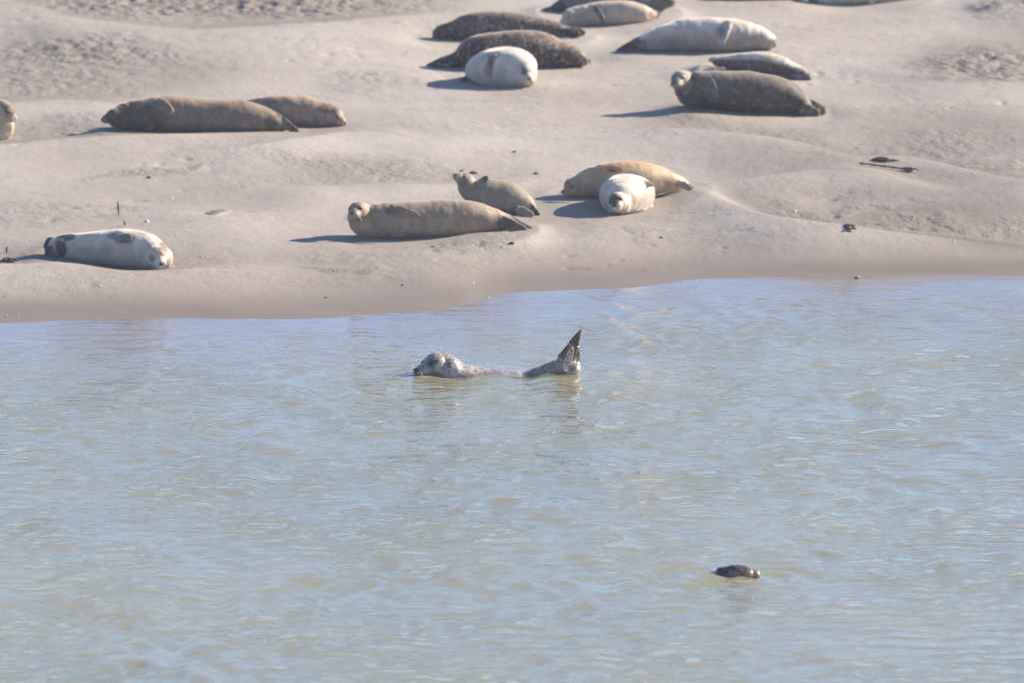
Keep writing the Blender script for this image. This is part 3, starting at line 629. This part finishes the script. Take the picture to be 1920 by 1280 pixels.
def build_seal(k):
    Y0 = k['Y0']; sp = Soup(); root_p = at_y(k['anchor'][0], k['anchor'][1], Y0)
    O = np.array([root_p[0], Y0, 0.0 if k.get('water') else ground_z(root_p[0], Y0)])
    def P(px, py, dy): return at_y(px, py, Y0 + dy) - O
    def mpp(dy): return (Y0 + dy) / math.cos(PITCH) / FPX
    # --- body loft
    st = []
    for s in k['body']:
        px, top, bot, dy = s[:4]; rw = s[5] if len(s) > 5 else None
        c = P(px, (top + bot) / 2, dy); rh = (bot - top) / 2 * mpp(dy)
        st.append([*c, (rw * mpp(dy)) if rw else rh * 1.12, rh])
    n = 46; L = catmull(st, n); C3 = L[:, :3]
    # close both ends roundly
    T = np.gradient(C3, axis=0); T /= np.linalg.norm(T, axis=1)[:, None]
    d0 = min(L[0, 3], L[0, 4]) * .75; d1 = min(L[-1, 3], L[-1, 4]) * .75
    pre = []; post = []
    for a in (.98, .8, .5, .2):
        q = math.sqrt(1 - a * a)
        pre.append(np.concatenate([C3[0] - T[0] * d0 * a, L[0, 3:] * q])); post.append(np.concatenate([C3[-1] + T[-1] * d1 * a, L[-1, 3:] * q]))
    L = np.vstack([pre, L, post[::-1]]); TT = np.vstack([[T[0]] * 4, T, [T[-1]] * 4])
    m = 36; R = []; C = []
    col, colb = k['col'], k['colb']
    for i in range(len(L)):
        t = TT[i]; side = unit(np.cross(t, (0, 0, 1))); up = np.cross(side, t); row = []; cr = []
        for u in np.linspace(0, 2 * math.pi, m, endpoint=False):
            cu, su = math.cos(u), math.sin(u)
            e = 2 / 2.0 if su > 0 else 2 / 2.9
            x = math.copysign(abs(cu) ** e, cu); z = math.copysign(abs(su) ** (e if su < 0 else 1), su)
            bulge = 1.0
            row.append(L[i, :3] + side * L[i, 3] * x * bulge + up * L[i, 4] * z)
            w = float(sstep(-.1 if not k.get('sharp') else .35, .95 if not k.get('sharp') else .62, su))  # belly to back coat ramp; on pale seals it also paints flank shade
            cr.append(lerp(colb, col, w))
        R.append(row); C.append(cr)
    sp.rings(np.array(R), C)
    # --- head
    eyes = []; nose = None; wh = []
    hd = k['head']
    if hd:
        c = P(*hd['c']); r = hd['r'] * mpp(hd['c'][2]); f = unit(hd['d']); up = np.array(hd['up'], float); up = unit(up - f * np.dot(up, f)); sd_ = np.cross(up, f)
        hc = lerp(colb, col, .6); mz = hd.get('mz', 1.18)
        A = lambda a, b, e: (f * a * r, sd_ * b * r, up * e * r)
        sp.ellipsoid(c, A(1.0, .93, .92), hc)
        sp.ellipsoid(c - f * .55 * r - up * .08 * r, A(1.0, .95, .92), hc)
        sp.ellipsoid(c + f * .62 * mz * r - up * .16 * r, A(.62 * mz, .58, .55), hc)
        for q in (-1, 1):
            sp.ellipsoid(c + f * 1.02 * mz * r + sd_ * q * .22 * r - up * .26 * r, A(.33, .31, .27), lerp(hc, (.5, .45, .36), .25), 10, 14)
            sp.ellipsoid(c + f * .50 * r + sd_ * q * .42 * r + up * .33 * r, A(.34, .24, .24), hc, 8, 12)     # brow
            eyes.append(c + f * .72 * r + sd_ * q * .50 * r + up * .27 * r)
            for w in range(6):
                b = c + f * 1.12 * mz * r + sd_ * q * (.34 + .03 * w) * r - up * (.15 + .05 * w) * r
                wh.append((q, b, b + (f * .30 + sd_ * q * .55 - up * (.1 + .12 * w)) * r * .9 * hd.get('wl', 1)))
        sp.ellipsoid(c + f * .88 * mz * r - up * .44 * r, A(.36, .34, .22), hc, 8, 12)      # chin
        nose = (c + f * (1.02 * mz + .27) * r - up * .06 * r, f, sd_, up, r)
    # --- flippers
    claws = []
    for (a, b, w0, w1, nrm, nd, fc) in k['flip']:
        pa, pb = P(*a), P(*b); mp = mpp(a[2]); ax = pb - pa; ln = np.linalg.norm(ax); ax = ax / ln
        nv = np.array(nrm, float); nv = unit(nv - ax * np.dot(nv, ax)); sv_ = np.cross(nv, ax)
        w0 *= mp; w1 *= mp; th = max(.011, k['voxel'] * 1.5)
        R = []; C = []
        tip = 1.0
        for t in (-.12, 0, .2, .4, .6, .8, .95):
            w = w0 * (1 - t) + w1 * t if t > 0 else w0 * .8
            th_ = th * (1.9 - 1.0 * t)
            c0 = pa + ax * ln * t
            R.append([c0 + sv_ * w * .9 * math.cos(u) + nv * th_ * math.sin(u) for u in np.linspace(0, 2 * math.pi, 20, endpoint=False)]); C.append([fc] * 20)
        sp.rings(np.array(R), C)
        for q in range(nd):
            s = (q / (nd - 1) - .5) * 2
            lw = ln * (1.10 - .16 * abs(s - .3))
            p0 = pa + sv_ * s * w0 * .72 + ax * ln * .1; p1 = pa + ax * lw * .96 + sv_ * s * w1 * 1.0
            mid = (p0 + p1) / 2 + nv * th * .5
            sp.tube([p0, mid, p1], [th * 1.15, th * 1.35, th * .8], lerp(fc, (.36, .30, .24), .30), 8)
    # --- fuse
    me = bpy.data.meshes.new('body'); me.from_pydata([tuple(v) for v in sp.v], [], sp.f); me.update()
    tmp = bpy.data.objects.new('tmp', me); COL.objects.link(tmp)
    md = tmp.modifiers.new('r', 'REMESH'); md.mode = 'VOXEL'; md.voxel_size = k['voxel']
    ms = tmp.modifiers.new('s', 'SMOOTH'); ms.iterations = 14 if k['name'] == 'swimmer' else 5; ms.factor = .5
    dg = bpy.context.evaluated_depsgraph_get(); dg.update()
    out = bpy.data.meshes.new_from_object(tmp.evaluated_get(dg)); out.name = 'body'
    bpy.data.objects.remove(tmp)
    kd = kdtree.KDTree(len(sp.v))
    for i, v in enumerate(sp.v): kd.insert(v, i)
    kd.balance()
    nv_ = len(out.vertices); co = np.empty(nv_ * 3, np.float32); out.vertices.foreach_get('co', co); co = co.reshape(-1, 3)
    no = np.empty(nv_ * 3, np.float32); out.vertices.foreach_get('normal', no); no = no.reshape(-1, 3)
    sx_ = co[:, 0] + co[:, 1] * .4 + root_p[0]
    lump = (.4 if k.get('water') else 1) * .010 * fbm(sx_ * 2.6, co[:, 2] * 5.0 + co[:, 1] * 3, 91, 2) + (.0012 if k['anchor'][0] in (1172, 950) else .003) * fbm(sx_ * 11, co[:, 2] * 4 + co[:, 1] * 4, 93, 2)
    if hd:                                          # soft neck folds behind the head
        hc_ = P(*hd['c']); dd = np.linalg.norm(co - hc_, axis=1) / (hd['r'] * mpp(0))
        lump += .0014 * np.cos(dd * 7.5 + .6 * fbm(co[:, 0] * 6, co[:, 2] * 6, 95, 2)) * sstep(1.1, 1.5, dd) * (1 - sstep(2.4, 3.6, dd))
        lump *= .25 + .75 * sstep(.9, 1.5, dd)
    co = co + no * lump[:, None]; out.vertices.foreach_set('co', co.astype(np.float32).ravel()); out.update()
    SC = np.array(sp.c); colr = np.empty((nv_, 4), np.float32); colr[:, 3] = 1
    for i in range(nv_):
        near = kd.find_n(co[i], 4); w = np.array([1 / (x[2] + .004) for x in near]); w /= w.sum()
        colr[i, :3] = (SC[[x[1] for x in near]] * w[:, None]).sum(0)
    # patches of different fur, plus the painted shadow at the golden seal's flipper
    nz = 2.2 * fbm(co[:, 0] * 11, co[:, 2] * 11 + co[:, 1] * 7, 77, 3)
    if hd:
        base = np.array(lerp(colb, col, .6))
        for e in eyes:
            q = np.linalg.norm(co - e, axis=1) / ((.46 if k.get('water') else .30) * r); w = (1 - sstep(.5, 1.2, q))[:, None] * (.95 if k.get('water') else .75 if k['eyes'] else .35)
            colr[:, :3] = colr[:, :3] * (1 - w) + base * .28 * w
    for (px, py, dy, rx, ry, rd, pc, stg) in k['patch']:
        c = P(px, py, dy); mp = mpp(dy)
        q = np.sqrt(((co[:, 0] - c[0]) / (rx * mp)) ** 2 + ((co[:, 2] - c[2]) / (ry * mp)) ** 2 + ((co[:, 1] - c[1]) / rd) ** 2) + .14 * nz
        w = (1 - sstep(.65, 1.2, q))[:, None] * stg
        colr[:, :3] = colr[:, :3] * (1 - w) + np.array(pc) * w
    a = out.color_attributes.new('coat', 'FLOAT_COLOR', 'POINT'); a.data.foreach_set('color', colr.ravel())
    fattr(out, 'spots', np.full(nv_, k['spots']))
    root = bpy.data.objects.new('seal', None); COL.objects.link(root); root.location = O; root.empty_display_size = .1
    tag(root, k['label'], 'seal', 'seals floating in the water' if k.get('water') else 'seals hauled out on the sandbank')
    mesh_obj('body', out, WETFUR if k.get('water') else FUR, root)
    if hd:
        if k['eyes']:
            for e in eyes:
                bm = bmesh.new(); bmesh.ops.create_uvsphere(bm, u_segments=14, v_segments=10, radius=hd.get('es', 1) * .125 * r)
                m2 = bpy.data.meshes.new('eye'); bm.to_mesh(m2); bm.free()
                o = mesh_obj('eye', m2, EYE, root); o.location = e
        if k['eyes'] or k['whisk']:
            p, f, s_, u_, rr = nose
            q = Soup(); ns = hd.get('ns', 1); q.ellipsoid(np.zeros(3), (f * .12 * rr * ns, s_ * .17 * rr * ns, u_ * .12 * rr * ns), (0, 0, 0), 8, 12)
            m2 = bpy.data.meshes.new('nose'); m2.from_pydata([tuple(v) for v in q.v], [], q.f); o = mesh_obj('nose', m2, NOSE, root); o.location = p
        if k['whisk']:
            for sgn in (-1, 1):
                q = Soup()
                for g_, a_, b_ in wh:
                    if g_ != sgn: continue
                    mid = (a_ + b_) / 2 + np.array([0, 0, .1 * r])
                    q.tube([a_, mid, b_], [.0013, .0010, .0005], (0, 0, 0), 5)
                m2 = bpy.data.meshes.new('whiskers'); m2.from_pydata([tuple(v) for v in q.v], [], q.f); mesh_obj('whiskers', m2, WHISK, root)
    return root
for k in SEALS: build_seal(k)

# ------------------------------------------------------------------ small things on the sand
def soup_obj(name, q, mat, loc, label, cat, group=None):
    me = bpy.data.meshes.new(name); me.from_pydata([tuple(v) for v in q.v], [], q.f)
    o = mesh_obj(name, me, mat); o.location = loc; tag(o, label, cat, group); return o
WOOD = plain('driftwood_bark', (.23, .185, .14), .8, 40, .4, .006, .2)
WEED = plain('dark_seaweed', (.045, .038, .03), .45, 50, .4, .004)
STONE = plain('dark_stone', (.10, .09, .085), .7, 25, .4, .006, .3)
SHELL = plain('shell_white', (.78, .76, .72), .35, 40, .12)
LEAF = plain('orange_leaf', (.55, .27, .08), .6, 30, .3)
rnd = random.Random(9)
# driftwood branch
pts = [(1613, 311), (1628, 314), (1645, 316), (1660, 317), (1675, 321), (1688, 327), (1700, 328), (1711, 327)]
g = ground_at(1660, 318); Yd = g[1]
q = Soup(); W3 = []
for i, (px, py) in enumerate(pts):
    w = at_y(px, py, Yd); w = np.array([w[0], Yd + .3 * (4 - i) / 8, 0]); w[2] = ground_z(w[0], w[1]) + .022; W3.append(w)
base = W3[3].copy(); base[2] -= .022
W3 = catmull([w - base for w in W3], 22)
q.tube(W3, [.011 + .006 * math.sin(i * 1.7) * .4 + (.010 if i > 16 else 0) for i in range(22)], (0, 0, 0), 10)
q.tube([W3[9], W3[9] + np.array([.10, -.06, -.012]), W3[9] + np.array([.26, -.22, -.025])], [.006, .004, .002], (0, 0, 0), 6)
q.tube([W3[19], W3[19] + np.array([.06, -.05, .01]), W3[19] + np.array([.1, -.09, -.01])], [.012, .009, .004], (0, 0, 0), 6)
soup_obj('driftwood', q, WOOD, base, 'thin bent driftwood branch lying on the sand at right', 'driftwood')
# seaweed clumps: bundles of crossing fronds
def weed(px, py, wpx, hpx, lab, cat='seaweed', n=9, tilt=0, mat=WEED):
    g = ground_at(px, py); mp = g[1] / FPX; q = Soup()
    for i in range(n):
        l = wpx * mp * rnd.uniform(.35, .6); a = rnd.uniform(-.5, .5) + tilt; off = np.array([rnd.uniform(-.3, .3) * wpx * mp, rnd.uniform(-.12, .12), 0])
        h = hpx * mp; dx, dz = math.cos(a) * l, 0
        p0 = off + np.array([-dx, rnd.uniform(-.05, .05), .004]); p2 = off + np.array([dx, rnd.uniform(-.1, .1), .004]); p1 = off + np.array([0, 0, h * rnd.uniform(.5, 1)])
        q.tube(catmull([p0, (p0 + p1) / 2 + np.array([0, 0, h * .25]), p1, (p1 + p2) / 2 + np.array([0, 0, h * .1]), p2], 9), [.004, .009, .012, .013, .012, .012, .010, .008, .003], (0, 0, 0), 6)
    soup_obj('seaweed', q, mat, g, lab, cat)
weed(1661, 302, 40, 4, 'flat dark strip of seaweed just behind the driftwood branch', n=6)
weed(1594, 429, 20, 3, 'small black tangle of weed on the sand at right, below the driftwood')
weed(12, 492, 28, 5, 'thin dark strand of weed at the left edge beside the cream seal', n=5)
# upright feathers or stalks
def stalk(px, py, hpx, lean, lab):
    g = ground_at(px, py); mp = g[1] / FPX; h = hpx * mp; q = Soup()
    q.tube(catmull([(0, 0, -.01), (lean * h * .3, 0, h * .35), (lean * h * .4, .01, h * .7), (lean * h, .0, h)], 10), [.003, .004, .006, .009, .011, .011, .010, .008, .005, .002], (0, 0, 0), 8)
    soup_obj('feather', q, STONE, g, lab, 'feather')
stalk(223, 404, 26, -.12, 'dark upright feather stuck in the sand above the cream seal')
stalk(235, 424, 10, -.4, 'short dark quill poking up right behind the cream seal')
stalk(12, 476, 13, .15, 'short dark feather standing in sand left of the cream seal')
def stone(px, py, rpx, lab, mat=STONE, name='stone', cat='stone', group=None, flat=.6):
    g = ground_at(px, py); mp = g[1] / FPX; r = rpx * mp; me = bpy.data.meshes.new(name); bm = bmesh.new()
    bmesh.ops.create_icosphere(bm, subdivisions=3, radius=r)
    s = rnd.uniform(0, 99)
    for v in bm.verts:
        nn = vnoise(np.array([v.co.x / r * 1.4 + s]), np.array([v.co.y / r * 1.4 + v.co.z / r]), 5)[0]
        v.co *= 1 + .28 * nn; v.co.z *= flat; v.co.x *= 1.25
    bm.to_mesh(me); bm.free(); o = mesh_obj(name, me, mat); o.location = g + np.array([0, 0, r * flat * .3]); o.rotation_euler = (0, 0, rnd.uniform(0, 6)); tag(o, lab, cat, group)
stone(888, 326, 6.5, 'dark stone on the sand right behind the raised head of the olive seal')
stone(1005, 327, 5, 'small dark stone between the olive seal and the golden seal')
stone(965, 286, 3.5, 'small dark stone on the smooth sand above the olive seal')
stone(960, 457, 4.5, 'dark pebble on the sand in front of the tail of the large tan seal')
stone(812, 464, 3.5, 'dark pebble on the sand just below the belly of the large tan seal')
stone(1240, 447, 4, 'dark stone on the sand below the round white seal')
stone(866, 322, 3.5, 'tiny dark stone on the sand above the olive seal nose')
stone(611, 560, 3.0, 'lone dark pebble low on the beach near the waterline')
stone(755, 536, 3.0, 'lone dark pebble on the smooth beach above the swimming seal')
stone(1315, 531, 3.0, 'small dark pebble at the waterline right of centre')
stone(280, 335, 4.5, 'dark lump in a hollow of the sand below the long dark brown seal')
def shell(px, py, rpx, lab, group=None, mat=SHELL, cat='shell', name='shell'):
    g = ground_at(px, py); mp = g[1] / FPX; r = rpx * mp; q = Soup(); R = []; m = 18
    for i, t in enumerate(np.linspace(.05, 1, 7)):                      # ribbed half-dome of a cockle
        row = []
        for u in np.linspace(0, 2 * math.pi, m, endpoint=False):
            rr = r * math.sin(t * math.pi / 2) * (1 + .06 * math.cos(u * 9)) * (1.15 if abs(math.cos(u)) > .5 else 1)
            row.append([rr * math.cos(u), rr * math.sin(u), r * .6 * math.cos(t * math.pi / 2)])
        R.append(row)
    R = np.array(R); q.rings(R, [[(0, 0, 0)] * m] * len(R))
    o = soup_obj(name, q, mat, g + np.array([0, 0, .004]), lab, cat, group); o.rotation_euler = (rnd.uniform(-.7, .2), rnd.uniform(-.4, .4), rnd.uniform(0, 6))
for px, py in ((319, 446), (325, 453), (376, 447), (382, 443), (379, 484), (345, 458), (351, 434)):
    shell(px, py, 1.8, 'white shell fragment on the sand right of the cream seal', 'white shell bits beside the cream seal')
for px, py in ((188, 538), (10, 557), (33, 592), (13, 594), (153, 529)):
    shell(px, py, 1.8, 'white shell fragment low on the beach below the cream seal', 'white shell bits below the cream seal')
for px, py in ((888, 532), (915, 559), (843, 541), (980, 543)):
    shell(px, py, 1.7, 'white shell fragment by the small inlet above the swimming seal', 'white shell bits by the inlet')
shell(275, 417, 4, 'largest white shell on the sand behind the cream seal')
shell(321, 374, 2.6, 'small white shell on the open sand above and right of the upright feather')
shell(1789, 455, 2.6, 'single white shell at the edge of the right hand channel')
shell(1490, 398, 3.0, 'single bluish white shell at the foot of the right hand berm')
shell(310, 28, 4.0, 'white shell in the rippled mud at the top left')
shell(1607, 522, 5.5, 'orange leaf washed up at the waterline at right', None, LEAF, 'leaf', 'leaf')

# flecks of foam and one feather drifting on the water
FOAM = plain('foam_white', (.80, .80, .78), .5, 60, .1)
def fleck(px, py, rpx, lab, name='foam', cat='foam', mat=None, length=1.3):
    g = at_z(px, py, .012); r_ = rpx * g[1] / FPX; q = Soup()
    for i in range(5):
        o = np.array([rnd.uniform(-1, 1) * length, rnd.uniform(-1.5, 1.5), 0]) * r_; s = r_ * rnd.uniform(.3, .7)
        q.ellipsoid(o, (np.array([s * length, 0, 0]), np.array([0, s, 0]), np.array([0, 0, s * .45])), (0, 0, 0), 6, 10)
    soup_obj(name, q, mat or FOAM, g, lab, cat, 'foam flecks on the water' if name == 'foam' else None)
fleck(106, 1196, 2.2, 'white foam fleck near the lower left corner of the water')
fleck(308, 1117, 1.8, 'small foam fleck on the water above the lower left one')
fleck(496, 1201, 2.6, 'foam fleck low in the water, left of a close pair')
fleck(617, 1188, 2.2, 'left fleck of the close foam pair at the bottom')
fleck(657, 1191, 1.8, 'right fleck of the close foam pair at the bottom')
fleck(1037, 809, 2.2, 'bubbly foam fleck on the water below the tail of the floating seal')
fleck(1, 777, 4, 'pale feather floating at the left edge of the water', 'feather', 'feather', SHELL, 2.2)

# ------------------------------------------------------------------ thin sea haze over the whole estuary
me = bpy.data.meshes.new('haze'); bm = bmesh.new(); bmesh.ops.create_cube(bm, size=1); bm.to_mesh(me); bm.free()
hz = mesh_obj('haze', me, None, None, False); hz.scale = (6000, 8000, 20); hz.location = (0, 1500, 6.5)
hm = bpy.data.materials.new('haze_air'); hm.use_nodes = True; hn = hm.node_tree.nodes; hn.remove(hn['Principled BSDF'])
pv = hn.new('ShaderNodeVolumePrincipled'); pv.inputs['Color'].default_value = (.93, .95, 1, 1); pv.inputs['Density'].default_value = HAZE; pv.inputs['Anisotropy'].default_value = .3
hm.node_tree.links.new(pv.outputs[0], hn['Material Output'].inputs['Volume']); me.materials.append(hm)
tag(hz, kind='stuff')
